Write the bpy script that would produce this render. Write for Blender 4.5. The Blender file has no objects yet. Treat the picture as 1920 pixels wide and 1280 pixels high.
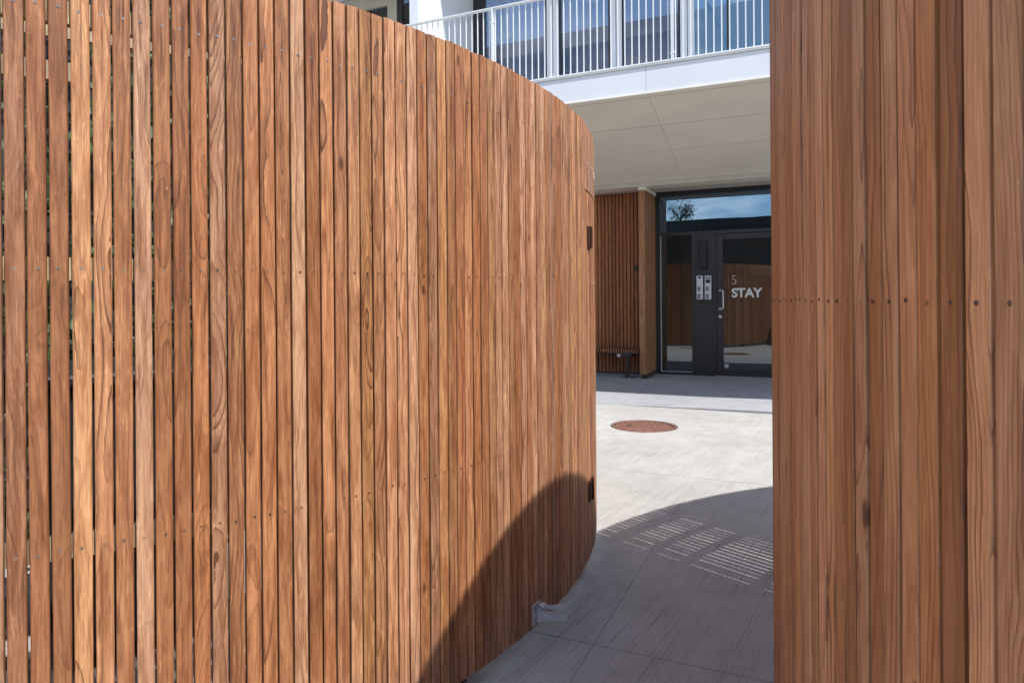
import bpy, bmesh, math, random
from mathutils import Vector, Matrix, noise as mnoise
from math import radians, sin, cos, pi, atan2, hypot

rnd = random.Random(7)
SC = bpy.context.scene
COL = SC.collection

# ------------------------------------------------------------------ camera
cam_d = bpy.data.cameras.new('camera')
cam_d.sensor_width = 36.0
cam_d.lens = 1250.0 / 1920.0 * 36.0
cam_d.shift_y = -81.7 / 1920.0
cam_d.clip_start = 0.02
cam_d.clip_end = 3000
cam_d.dof.use_dof = True
cam_d.dof.focus_distance = 2.6
cam_d.dof.aperture_fstop = 20.0
cam = bpy.data.objects.new('camera', cam_d)
COL.objects.link(cam)
cam.matrix_world = Matrix.Translation((0, 0, 1.2)) @ Matrix.Rotation(radians(90), 4, 'X') @ Matrix.Rotation(-0.0075, 4, 'Z')
SC.camera = cam

# ------------------------------------------------------------------ world and sun
TO_SUN = Vector((0.402, -0.453, 1.0)).normalized()
W = bpy.data.worlds.new('World')
SC.world = W
W.use_nodes = True
nt = W.node_tree
nt.nodes.clear()
wo = nt.nodes.new('ShaderNodeOutputWorld')
bg = nt.nodes.new('ShaderNodeBackground')
sky = nt.nodes.new('ShaderNodeTexSky')
sky.sky_type = 'NISHITA'
sky.sun_disc = False
sky.sun_elevation = math.asin(TO_SUN.z)
sky.sun_rotation = atan2(TO_SUN.x, TO_SUN.y)
sky.air_density = 1.0
sky.dust_density = 0.25
sky.ozone_density = 1.0
bg.inputs['Strength'].default_value = 0.15
# scattered cumulus over the whole sky, laid out on a plane above the place
tc = nt.nodes.new('ShaderNodeTexCoord')
sep = nt.nodes.new('ShaderNodeSeparateXYZ')
nt.links.new(tc.outputs['Generated'], sep.inputs[0])
mz = nt.nodes.new('ShaderNodeMath'); mz.operation = 'MAXIMUM'; mz.inputs[1].default_value = 0.0
nt.links.new(sep.outputs['Z'], mz.inputs[0])
ad = nt.nodes.new('ShaderNodeMath'); ad.operation = 'ADD'; ad.inputs[1].default_value = 0.18
nt.links.new(mz.outputs[0], ad.inputs[0])
dx = nt.nodes.new('ShaderNodeMath'); dx.operation = 'DIVIDE'
dy = nt.nodes.new('ShaderNodeMath'); dy.operation = 'DIVIDE'
nt.links.new(sep.outputs['X'], dx.inputs[0]); nt.links.new(ad.outputs[0], dx.inputs[1])
nt.links.new(sep.outputs['Y'], dy.inputs[0]); nt.links.new(ad.outputs[0], dy.inputs[1])
cb = nt.nodes.new('ShaderNodeCombineXYZ')
nt.links.new(dx.outputs[0], cb.inputs[0]); nt.links.new(dy.outputs[0], cb.inputs[1])
cn = nt.nodes.new('ShaderNodeTexNoise')
cn.inputs['Scale'].default_value = 0.9
cn.inputs['Detail'].default_value = 9
cn.inputs['Roughness'].default_value = 0.58
cof = nt.nodes.new('ShaderNodeVectorMath'); cof.operation = 'ADD'; cof.inputs[1].default_value = (3.1, 1.4, 0.0)
nt.links.new(cb.outputs[0], cof.inputs[0])
nt.links.new(cof.outputs[0], cn.inputs['Vector'])
cr = nt.nodes.new('ShaderNodeValToRGB')
cr.color_ramp.elements[0].position = 0.52
cr.color_ramp.elements[0].color = (0, 0, 0, 1)
cr.color_ramp.elements[1].position = 0.66
cr.color_ramp.elements[1].color = (1, 1, 1, 1)
nt.links.new(cn.outputs['Fac'], cr.inputs['Fac'])
mx = nt.nodes.new('ShaderNodeMix'); mx.data_type = 'RGBA'
nt.links.new(cr.outputs['Color'], mx.inputs['Factor'])
nt.links.new(sky.outputs['Color'], mx.inputs['A'])
mx.inputs['B'].default_value = (11.0, 10.6, 10.2, 1)
nt.links.new(mx.outputs['Result'], bg.inputs['Color'])
nt.links.new(bg.outputs[0], wo.inputs['Surface'])

sun_d = bpy.data.lights.new('sun', 'SUN')
sun_d.energy = 4.05
sun_d.angle = radians(0.53)
sun_d.color = (1.0, 0.975, 0.945)
sun = bpy.data.objects.new('sun', sun_d)
COL.objects.link(sun)
sun.rotation_euler = (-TO_SUN).to_track_quat('-Z', 'Y').to_euler()
sun.location = (5, -6, 12)

SC.view_settings.view_transform = 'Standard'
SC.view_settings.look = 'None'
SC.view_settings.gamma = 1.0
SC.view_settings.exposure = 0.47
SC.view_settings.use_curve_mapping = False
SC.render.engine = 'CYCLES'
SC.cycles.max_bounces = 5
SC.cycles.use_denoising = True

# ------------------------------------------------------------------ helpers
EV = Vector((0.9134, -0.4070, 0))      # along the facade
NV = Vector((0.4070, 0.9134, 0))       # from the camera side into the facade
BROT = atan2(EV.y, EV.x)


def tag(o, label=None, cat=None, group=None, kind=None):
    if label: o['label'] = label
    if cat: o['category'] = cat
    if group: o['group'] = group
    if kind: o['kind'] = kind
    return o


def empty(name, loc=(0, 0, 0), rz=0.0):
    o = bpy.data.objects.new(name, None)
    o.empty_display_size = 0.1
    COL.objects.link(o)
    o.location = loc
    o.rotation_euler = (0, 0, rz)
    return o


def link(name, me, mat=None, parent=None, loc=(0, 0, 0), rz=0.0, smooth=False):
    o = bpy.data.objects.new(name, me)
    if mat is not None and not me.materials:
        me.materials.append(mat)
    if smooth:
        for p in me.polygons: p.use_smooth = True
    COL.objects.link(o)
    if parent is not None: o.parent = parent
    o.location = loc
    o.rotation_euler = (0, 0, rz)
    return o


class MB:
    """collects shapes for one mesh"""
    def __init__(s):
        s.v = []; s.f = []

    def add(s, vs, fs):
        b = len(s.v)
        s.v += [tuple(v) for v in vs]
        s.f += [tuple(b + i for i in f) for f in fs]
        return s

    def box(s, x0, x1, y0, y1, z0, z1):
        vs = [(x0, y0, z0), (x1, y0, z0), (x1, y1, z0), (x0, y1, z0), (x0, y0, z1), (x1, y0, z1), (x1, y1, z1), (x0, y1, z1)]
        return s.add(vs, [(0, 3, 2, 1), (4, 5, 6, 7), (0, 1, 5, 4), (1, 2, 6, 5), (2, 3, 7, 6), (3, 0, 4, 7)])

    def bevbox(s, x0, x1, y0, y1, z0, z1, b):
        """upright bar with chamfered vertical edges"""
        pts = [(x0 + b, y0), (x1 - b, y0), (x1, y0 + b), (x1, y1 - b), (x1 - b, y1), (x0 + b, y1), (x0, y1 - b), (x0, y0 + b)]
        return s.prism(pts, z0, z1)

    def prism(s, pts, z0, z1):
        n = len(pts)
        vs = [(x, y, z0) for x, y in pts] + [(x, y, z1) for x, y in pts]
        fs = [tuple(range(n - 1, -1, -1)), tuple(range(n, 2 * n))]
        fs += [(i, (i + 1) % n, n + (i + 1) % n, n + i) for i in range(n)]
        return s.add(vs, fs)

    def cyl(s, c, axis, r, h, n=12, r2=None):
        """cylinder starting at c along axis"""
        a = Vector(axis).normalized()
        t = a.orthogonal().normalized(); u = a.cross(t)
        c = Vector(c); r2 = r if r2 is None else r2
        vs = []
        for k in range(n):
            d = t * cos(2 * pi * k / n) + u * sin(2 * pi * k / n)
            vs.append(c + d * r)
        for k in range(n):
            d = t * cos(2 * pi * k / n) + u * sin(2 * pi * k / n)
            vs.append(c + a * h + d * r2)
        fs = [tuple(range(n - 1, -1, -1)), tuple(range(n, 2 * n))]
        fs += [(i, (i + 1) % n, n + (i + 1) % n, n + i) for i in range(n)]
        return s.add(vs, fs)

    def tube(s, pts, r, n=8):
        pts = [Vector(p) for p in pts]
        rings = []
        ref = Vector((0.123, 0.456, 0.88)).normalized()
        for i, p in enumerate(pts):
            a = (pts[min(i + 1, len(pts) - 1)] - pts[max(i - 1, 0)]).normalized()
            t = a.cross(ref).normalized(); u = a.cross(t)
            rr = r[i] if isinstance(r, (list, tuple)) else r
            rings.append([p + (t * cos(2 * pi * k / n) + u * sin(2 * pi * k / n)) * rr for k in range(n)])
        vs = [v for R in rings for v in R]
        fs = [tuple(range(n - 1, -1, -1)), tuple((len(pts) - 1) * n + k for k in range(n))]
        for i in range(len(pts) - 1):
            for k in range(n):
                fs.append((i * n + k, i * n + (k + 1) % n, (i + 1) * n + (k + 1) % n, (i + 1) * n + k))
        return s.add(vs, fs)

    def mesh(s, name, fix=True):
        me = bpy.data.meshes.new(name)
        me.from_pydata(s.v, [], s.f)
        if fix:
            bm = bmesh.new(); bm.from_mesh(me)
            bmesh.ops.recalc_face_normals(bm, faces=bm.faces)
            bm.to_mesh(me); bm.free()
        me.update()
        return me

    def build(s, name, mat, parent=None, loc=(0, 0, 0), rz=0.0, smooth=False):
        return link(name, s.mesh(name), mat, parent, loc, rz, smooth)


def bevel(o, w=0.003, seg=2):
    me = o.data
    bm = bmesh.new(); bm.from_mesh(me)
    bmesh.ops.bevel(bm, geom=list(bm.edges), offset=w, segments=seg, profile=0.5, affect='EDGES')
    bm.to_mesh(me); bm.free()
    return o


# ------------------------------------------------------------------ materials
class NT:
    def __init__(s, name):
        s.m = bpy.data.materials.new(name)
        s.m.use_nodes = True
        s.t = s.m.node_tree
        s.t.nodes.clear()
        s.out = s.t.nodes.new('ShaderNodeOutputMaterial')
        s.b = s.t.nodes.new('ShaderNodeBsdfPrincipled')
        s.t.links.new(s.b.outputs[0], s.out.inputs['Surface'])

    def n(s, typ, **kw):
        nd = s.t.nodes.new(typ)
        for k, v in kw.items():
            setattr(nd, k, v)
        return nd

    def set(s, sock, v):
        if v is None: return
        if isinstance(v, bpy.types.NodeSocket):
            s.t.links.new(v, sock)
        elif isinstance(v, (tuple, list)) and sock.type == 'RGBA' and len(v) == 3:
            sock.default_value = (*v, 1)
        else:
            sock.default_value = v

    def math(s, op, a, b=None, c=None, clamp=False):
        nd = s.n('ShaderNodeMath', operation=op, use_clamp=clamp)
        s.set(nd.inputs[0], a); s.set(nd.inputs[1], b)
        if c is not None: s.set(nd.inputs[2], c)
        return nd.outputs[0]

    def vmath(s, op, a, b=None):
        nd = s.n('ShaderNodeVectorMath', operation=op)
        s.set(nd.inputs[0], a)
        if b is not None:
            if op == 'SCALE': s.set(nd.inputs['Scale'], b)
            else: s.set(nd.inputs[1], b)
        return nd.outputs[0]

    def noise(s, vec, scale=1.0, detail=2.0, rough=0.5, dist=0.0, col=False):
        nd = s.n('ShaderNodeTexNoise')
        s.set(nd.inputs['Vector'], vec)
        nd.inputs['Scale'].default_value = scale
        nd.inputs['Detail'].default_value = detail
        nd.inputs['Roughness'].default_value = rough
        nd.inputs['Distortion'].default_value = dist
        return nd.outputs['Color' if col else 'Fac']

    def mix(s, f, a, b, mode='MIX'):
        nd = s.n('ShaderNodeMix', data_type='RGBA', blend_type=mode)
        s.set(nd.inputs['Factor'], f)
        s.set(nd.inputs['A'], a); s.set(nd.inputs['B'], b)
        return nd.outputs['Result']

    def ramp(s, f, stops, interp='LINEAR'):
        nd = s.n('ShaderNodeValToRGB')
        cr = nd.color_ramp
        cr.interpolation = interp
        while len(cr.elements) < len(stops): cr.elements.new(0.5)
        for e, (p, c) in zip(cr.elements, stops):
            e.position = p
            e.color = (*c, 1) if isinstance(c, tuple) else (c, c, c, 1)
        s.set(nd.inputs['Fac'], f)
        return nd.outputs['Color']

    def smooth(s, v, a, b, o0=0.0, o1=1.0):
        nd = s.n('ShaderNodeMapRange', interpolation_type='SMOOTHSTEP')
        s.set(nd.inputs['Value'], v)
        nd.inputs['From Min'].default_value = a; nd.inputs['From Max'].default_value = b
        nd.inputs['To Min'].default_value = o0; nd.inputs['To Max'].default_value = o1
        return nd.outputs['Result']

    def coord(s, which='Object'):
        return s.n('ShaderNodeTexCoord').outputs[which]

    def xyz(s, v):
        nd = s.n('ShaderNodeSeparateXYZ'); s.set(nd.inputs[0], v)
        return nd.outputs

    def comb(s, x, y, z):
        nd = s.n('ShaderNodeCombineXYZ')
        s.set(nd.inputs[0], x); s.set(nd.inputs[1], y); s.set(nd.inputs[2], z)
        return nd.outputs[0]

    def bump(s, h, strength=0.3, dist=0.001):
        nd = s.n('ShaderNodeBump')
        nd.inputs['Strength'].default_value = strength
        nd.inputs['Distance'].default_value = dist
        s.set(nd.inputs['Height'], h)
        s.t.links.new(nd.outputs[0], s.b.inputs['Normal'])
        return nd

    def done(s, col=None, rough=None, metal=None, spec=None):
        s.set(s.b.inputs['Base Color'], col)
        s.set(s.b.inputs['Roughness'], rough)
        s.set(s.b.inputs['Metallic'], metal)
        s.set(s.b.inputs['Specular IOR Level'], spec)
        return s.m


def plain(name, col, rough=0.5, metal=0.0, var=0.12, scale=6.0, bump=0.0, bscale=200.0, spec=None):
    k = NT(name)
    c = k.coord()
    n1 = k.noise(c, scale, 4, 0.6)
    f = k.smooth(n1, 0.3, 0.7, 1 - var, 1 + var)
    base = k.vmath('SCALE', tuple(col), f)
    r = k.math('ADD', rough - 0.06, k.math('MULTIPLY', k.noise(c, scale * 5, 3), 0.12))
    if bump:
        k.bump(k.noise(c, bscale, 3), bump, 0.001)
    return k.done(base, r, metal, spec)


def wood(name, palette, dark=(0.13, 0.05, 0.022), stain=1.0, stain_z=(1.80, 1.28, 0.70, 0.11), line=1.0, seed=0.0, fibre=1.0, mott=1.0):
    """sawn hardwood: every object gets its own cut through a log"""
    k = NT(name)
    P = k.coord()
    oi = k.n('ShaderNodeObjectInfo')
    wn = k.n('ShaderNodeTexWhiteNoise', noise_dimensions='1D')
    k.set(wn.inputs['W'], k.math('ADD', k.math('MULTIPLY', oi.outputs['Random'], 913.7), seed))
    R = k.xyz(wn.outputs['Color'])
    wn2 = k.n('ShaderNodeTexWhiteNoise', noise_dimensions='1D')
    k.set(wn2.inputs['W'], k.math('ADD', k.math('MULTIPLY', oi.outputs['Random'], 377.1), seed + 5.3))
    Q = k.xyz(wn2.outputs['Color'])
    off = k.vmath('SCALE', wn.outputs['Color'], 40.0)
    Po = k.vmath('ADD', P, off)
    p = k.xyz(P)
    # slow wander of the log axis along the board
    Pz = k.vmath('MULTIPLY', Po, (1.5, 1.5, 1.25))
    wan = k.xyz(k.noise(Pz, 1.0, 2.5, 0.55, 0.0, col=True))
    fine = k.xyz(k.noise(k.vmath('MULTIPLY', Po, (26, 26, 9.0)), 1.0, 3, 0.55, 0.0, col=True))
    # knots: sparse cells pushed into the rings
    vo = k.n('ShaderNodeTexVoronoi', feature='F1')
    k.set(vo.inputs['Vector'], k.vmath('MULTIPLY', Po, (7.0, 3.0, 2.6)))
    vo.inputs['Scale'].default_value = 1.0
    kd = vo.outputs['Distance']
    knot = k.smooth(kd, 0.04, 0.26, 1.0, 0.0)
    # distance from the pith
    cx = k.math('MULTIPLY', k.math('SUBTRACT', R[0], 0.5), 0.10)
    cy = k.math('ADD', 0.012, k.math('MULTIPLY', R[1], 0.05))
    xx = k.math('ADD', k.math('SUBTRACT', p[0], cx), k.math('MULTIPLY', k.math('SUBTRACT', wan[0], 0.5), 0.10))
    yy = k.math('ADD', k.math('ADD', p[1], cy), k.math('MULTIPLY', k.math('SUBTRACT', wan[1], 0.5), 0.14))
    r = k.math('SQRT', k.math('ADD', k.math('MULTIPLY', xx, xx), k.math('MULTIPLY', yy, yy)))
    r = k.math('ADD', r, k.math('MULTIPLY', k.math('SUBTRACT', fine[0], 0.5), 0.009))
    r = k.math('ADD', r, k.math('MULTIPLY', knot, 0.010))
    per = k.math('ADD', 0.0046, k.math('MULTIPLY', k.math('POWER', R[2], 1.6), 0.011))
    ph = k.math('DIVIDE', r, per)
    # uneven ring widths
    fr = k.math('FRACT', ph)
    ringid = k.math('FLOOR', ph)
    wr = k.n('ShaderNodeTexWhiteNoise', noise_dimensions='1D')
    k.set(wr.inputs['W'], k.math('ADD', ringid, k.math('MULTIPLY', oi.outputs['Random'], 71.0)))
    rv = wr.outputs['Value']
    # thin dark latewood line with a soft flank
    l1 = k.math('POWER', fr, 5.5)
    l2 = k.math('MULTIPLY', k.math('POWER', fr, 2.0), 0.30)
    ln = k.math('MULTIPLY', k.math('ADD', l1, l2), k.math('ADD', 0.15, k.math('MULTIPLY', rv, 0.95)))
    lamp = k.math('ADD', 0.60, k.math('MULTIPLY', Q[0], 0.9))
    patch = k.smooth(k.noise(k.vmath('MULTIPLY', Po, (18, 18, 2.0)), 1.0, 2), 0.3, 0.68, 0.25, 1.1)
    ln = k.math('MULTIPLY', k.math('MULTIPLY', ln, lamp), k.math('MULTIPLY', patch, line), clamp=True)
    # base colour of this board
    base = k.ramp(Q[1], palette, 'LINEAR')
    val = k.math('ADD', 0.72, k.math('MULTIPLY', Q[2], 0.46))
    base = k.vmath('SCALE', base, val)
    # earlywood tint from ring to ring, slow blotches, pale patches with shimmer painted in
    blot = k.noise(k.vmath('MULTIPLY', Po, (55, 55, 5.5)), 1.0, 5, 0.68, 0.7)
    base = k.mix(k.smooth(blot, 0.36, 0.68, 0.0, mott), base, k.vmath('MULTIPLY', base, (0.58, 0.46, 0.38)))
    pale = k.noise(k.vmath('MULTIPLY', Po, (48, 48, 11.0)), 1.0, 4, 0.65, 1.6)
    base = k.mix(k.smooth(pale, 0.52, 0.72, 0.0, 0.8 * mott), base, k.vmath('MULTIPLY', base, (1.35, 1.45, 1.5)))
    base = k.mix(k.math('MULTIPLY', rv, 0.25), base, k.vmath('MULTIPLY', base, (0.76, 0.62, 0.52)))
    # pores
    por = k.noise(k.vmath('MULTIPLY', Po, (900, 900, 18)), 1.0, 2, 0.6)
    base = k.vmath('SCALE', base, k.smooth(por, 0.3, 0.65, 0.84, 1.06))
    # coarse fibre streaks that stay readable at arm's length
    fib = k.noise(k.vmath('MULTIPLY', Po, (330, 330, 5.5)), 1.0, 3, 0.65)
    base = k.vmath('SCALE', base, k.smooth(fib, 0.30, 0.70, 1 - 0.20 * fibre, 1 + 0.12 * fibre))
    c = k.mix(k.math('MULTIPLY', ln, k.smooth(fib, 0.3, 0.7, 1.15, 0.75)), base, dark)
    # dark heart streaks, only here and there
    hs = k.noise(k.vmath('MULTIPLY', Po, (45, 45, 3.2)), 1.0, 4, 0.62, 0.8)
    hs = k.smooth(hs, 0.57, 0.68, 0.0, 0.6 * mott)
    c = k.mix(hs, c, k.vmath('MULTIPLY', c, (0.45, 0.36, 0.3)))
    core = k.smooth(kd, 0.03, 0.065, 0.8, 0.0)
    c = k.mix(core, c, (0.07, 0.028, 0.014))
    # rain marks running down from the screws
    if stain > 0:
        tot = None
        for z, w_ in zip(stain_z, (1.0, 0.35, 0.2, 0.15)):
            dz = k.math('SUBTRACT', z, p[2])
            band = k.math('MULTIPLY', k.smooth(dz, -0.05, 0.03, 0.0, 1.0), k.smooth(dz, 0.05, 0.34, 1.0, 0.0))
            band = k.math('MULTIPLY', band, w_)
            tot = band if tot is None else k.math('ADD', tot, band)
        sn = k.noise(k.vmath('MULTIPLY', Po, (120, 120, 4)), 1.0, 3, 0.6)
        ax = k.smooth(k.math('ABSOLUTE', p[0]), 0.0, 0.013, 1.0, 0.25)
        st = k.math('MULTIPLY', k.math('MULTIPLY', tot, k.smooth(sn, 0.45, 0.66)), k.math('MULTIPLY', ax, stain))
        c = k.mix(st, c, k.vmath('MULTIPLY', c, (0.38, 0.27, 0.2)))
    # grey splash marks at the foot
    foot = k.math('MULTIPLY', k.smooth(p[2], 0.0, 0.22, 0.75, 0.0), k.smooth(blot, 0.3, 0.6))
    c = k.mix(foot, c, k.mix(0.5, c, (0.16, 0.13, 0.105)))
    # tiny pale scuffs
    sc = k.noise(k.vmath('MULTIPLY', Po, (260, 260, 70)), 1.0, 2, 0.5)
    c = k.mix(k.smooth(sc, 0.74, 0.79, 0.0, 0.6), c, (0.62, 0.40, 0.27))
    h = k.math('SUBTRACT', k.math('MULTIPLY', por, 0.5), k.math('MULTIPLY', ln, 0.6))
    k.bump(h, 0.35, 0.0006)
    ro = k.math('ADD', 0.44, k.math('MULTIPLY', por, 0.25))
    return k.done(c, ro, 0.0, 0.35)


PAL = [(0.0, (0.64, 0.320, 0.155)), (0.18, (0.52, 0.220, 0.090)), (0.36, (0.70, 0.40, 0.235)), (0.5, (0.46, 0.185, 0.072)),
       (0.66, (0.63, 0.345, 0.205)), (0.8, (0.61, 0.300, 0.122)), (1.0, (0.72, 0.43, 0.26))]
PAL2 = [(0.0, (0.60, 0.295, 0.145)), (0.25, (0.68, 0.37, 0.205)), (0.5, (0.48, 0.215, 0.090)), (0.75, (0.63, 0.32, 0.150)), (1.0, (0.70, 0.39, 0.215))]
M = {}
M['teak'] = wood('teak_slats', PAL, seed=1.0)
M['cedar'] = wood('cedar_slats', PAL2, dark=(0.19, 0.075, 0.04), stain=0.0, line=1.5, seed=9.0, fibre=0.35, mott=0.6)
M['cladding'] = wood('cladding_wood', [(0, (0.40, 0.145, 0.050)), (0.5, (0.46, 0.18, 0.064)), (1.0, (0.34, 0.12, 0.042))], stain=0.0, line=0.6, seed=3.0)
M['jamb'] = wood('jamb_wood', [(0, (0.40, 0.19, 0.085)), (1.0, (0.44, 0.22, 0.10))], dark=(0.2, 0.09, 0.04), stain=0.0, line=0.4, seed=4.0)
M['rail_wood'] = wood('pale_pine', [(0, (0.74, 0.56, 0.34)), (1.0, (0.80, 0.63, 0.40))], dark=(0.3, 0.17, 0.08), stain=0.0, line=0.5, seed=6.0)
M['white'] = plain('white_coated_metal', (0.80, 0.81, 0.84), 0.42, var=0.03, scale=1.5)
M['rail_white'] = plain('white_railing_paint', (0.82, 0.84, 0.85), 0.38, var=0.03)
M['drip'] = plain('grey_white_flashing', (0.50, 0.50, 0.49), 0.45, var=0.06)
M['soffit'] = plain('beige_soffit_board', (0.80, 0.735, 0.62), 0.6, var=0.045, scale=1.1, bump=0.04)
M['lintel'] = plain('lintel_board', (0.50, 0.46, 0.385), 0.6, var=0.06)
M['gap'] = plain('dark_joint', (0.05, 0.03, 0.022), 0.8)
M['black'] = plain('black_aluminium', (0.024, 0.0245, 0.027), 0.45, var=0.10)
M['blackmat'] = plain('black_lamp_housing', (0.006, 0.006, 0.007), 0.5)
M['steel'] = plain('brushed_steel', (0.62, 0.62, 0.63), 0.32, 1.0, var=0.06, scale=40)
M['plate'] = plain('intercom_plate', (0.62, 0.62, 0.67), 0.40, 0.0, var=0.04, scale=20)
M['galv'] = plain('galvanised_steel', (0.55, 0.58, 0.61), 0.38, 0.35, var=0.12, scale=30, bump=0.05)
M['screw'] = plain('screw_steel', (0.42, 0.40, 0.38), 0.35, 1.0)
M['darkscrew'] = plain('dark_screw_steel', (0.15, 0.115, 0.085), 0.5, 0.6)
M['rust'] = plain('brown_oxidised_hinge', (0.075, 0.026, 0.013), 0.55, 0.3, var=0.4, scale=60, bump=0.2)
M['binplastic'] = plain('dark_bin_plastic', (0.018, 0.019, 0.020), 0.45)
M['cream'] = plain('cream_window_frame', (0.52, 0.48, 0.40), 0.5, var=0.04)
M['letter'] = plain('frosted_lettering', (0.62, 0.66, 0.64), 0.7, var=0.04)
M['letterthin'] = plain('frosted_numeral', (0.50, 0.46, 0.42), 0.7, var=0.04)
M['letterfaint'] = plain('faint_small_print', (0.07, 0.06, 0.06), 0.7, var=0.04)
M['sticker'] = plain('white_sticker', (0.65, 0.65, 0.63), 0.6)
M['darkint'] = plain('dark_interior', (0.035, 0.035, 0.033), 0.8)
M['greyint'] = plain('interior_wall_paint', (0.19, 0.19, 0.16), 0.8, var=0.08, scale=1.0)
M['bandpanel'] = plain('blue_grey_panel', (0.07, 0.07, 0.08), 0.6)
M['opp'] = plain('dark_grey_brick_render', (0.055, 0.053, 0.052), 0.8, var=0.2)
M['bark'] = plain('tree_bark', (0.12, 0.09, 0.065), 0.85, var=0.3, scale=20)
M['leaf'] = plain('ivy_leaf', (0.045, 0.075, 0.018), 0.5, var=0.4, scale=9)
M['soil'] = plain('paving_gravel', (0.23, 0.22, 0.20), 0.9, var=0.15, scale=12)


def glass(name, tint, refl, through):
    """window pane: mirror-like reflection over a tinted see-through body"""
    m = bpy.data.materials.new(name)
    m.use_nodes = True
    t = m.node_tree; t.nodes.clear()
    out = t.nodes.new('ShaderNodeOutputMaterial')
    gl = t.nodes.new('ShaderNodeBsdfGlossy'); gl.inputs['Roughness'].default_value = 0.004
    gl.inputs['Color'].default_value = (*tint, 1)
    tr = t.nodes.new('ShaderNodeBsdfTransparent'); tr.inputs['Color'].default_value = (through, through, through, 1)
    fz = t.nodes.new('ShaderNodeFresnel'); fz.inputs['IOR'].default_value = 1.5
    ad = t.nodes.new('ShaderNodeMath'); ad.operation = 'ADD'; ad.inputs[1].default_value = refl; ad.use_clamp = True
    t.links.new(fz.outputs[0], ad.inputs[0])
    mx = t.nodes.new('ShaderNodeMixShader')
    t.links.new(ad.outputs[0], mx.inputs[0])
    t.links.new(tr.outputs[0], mx.inputs[1]); t.links.new(gl.outputs[0], mx.inputs[2])
    # float glass is never quite flat
    tc = t.nodes.new('ShaderNodeTexCoord')
    nz = t.nodes.new('ShaderNodeTexNoise'); nz.inputs['Scale'].default_value = 1.3
    t.links.new(tc.outputs['Object'], nz.inputs['Vector'])
    bp = t.nodes.new('ShaderNodeBump'); bp.inputs['Strength'].default_value = 0.05; bp.inputs['Distance'].default_value = 0.008
    t.links.new(nz.outputs['Fac'], bp.inputs['Height']); t.links.new(bp.outputs[0], gl.inputs['Normal'])
    t.links.new(mx.outputs[0], out.inputs['Surface'])
    return m


M['glass'] = glass('entrance_glass', (0.80, 0.85, 0.90), 0.08, 0.8)
M['skyglass'] = glass('transom_glass', (0.52, 0.76, 1.0), 0.20, 0.8)
M['darkglass'] = glass('dark_shaded_glass', (0.6, 0.6, 0.55), 0.0, 0.6)
M['winglass'] = glass('coated_window_glass', (0.50, 0.60, 0.86), 0.06, 0.7)
M['tealglass'] = glass('teal_screen_glass', (0.55, 0.82, 0.95), 0.20, 0.7)


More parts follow.
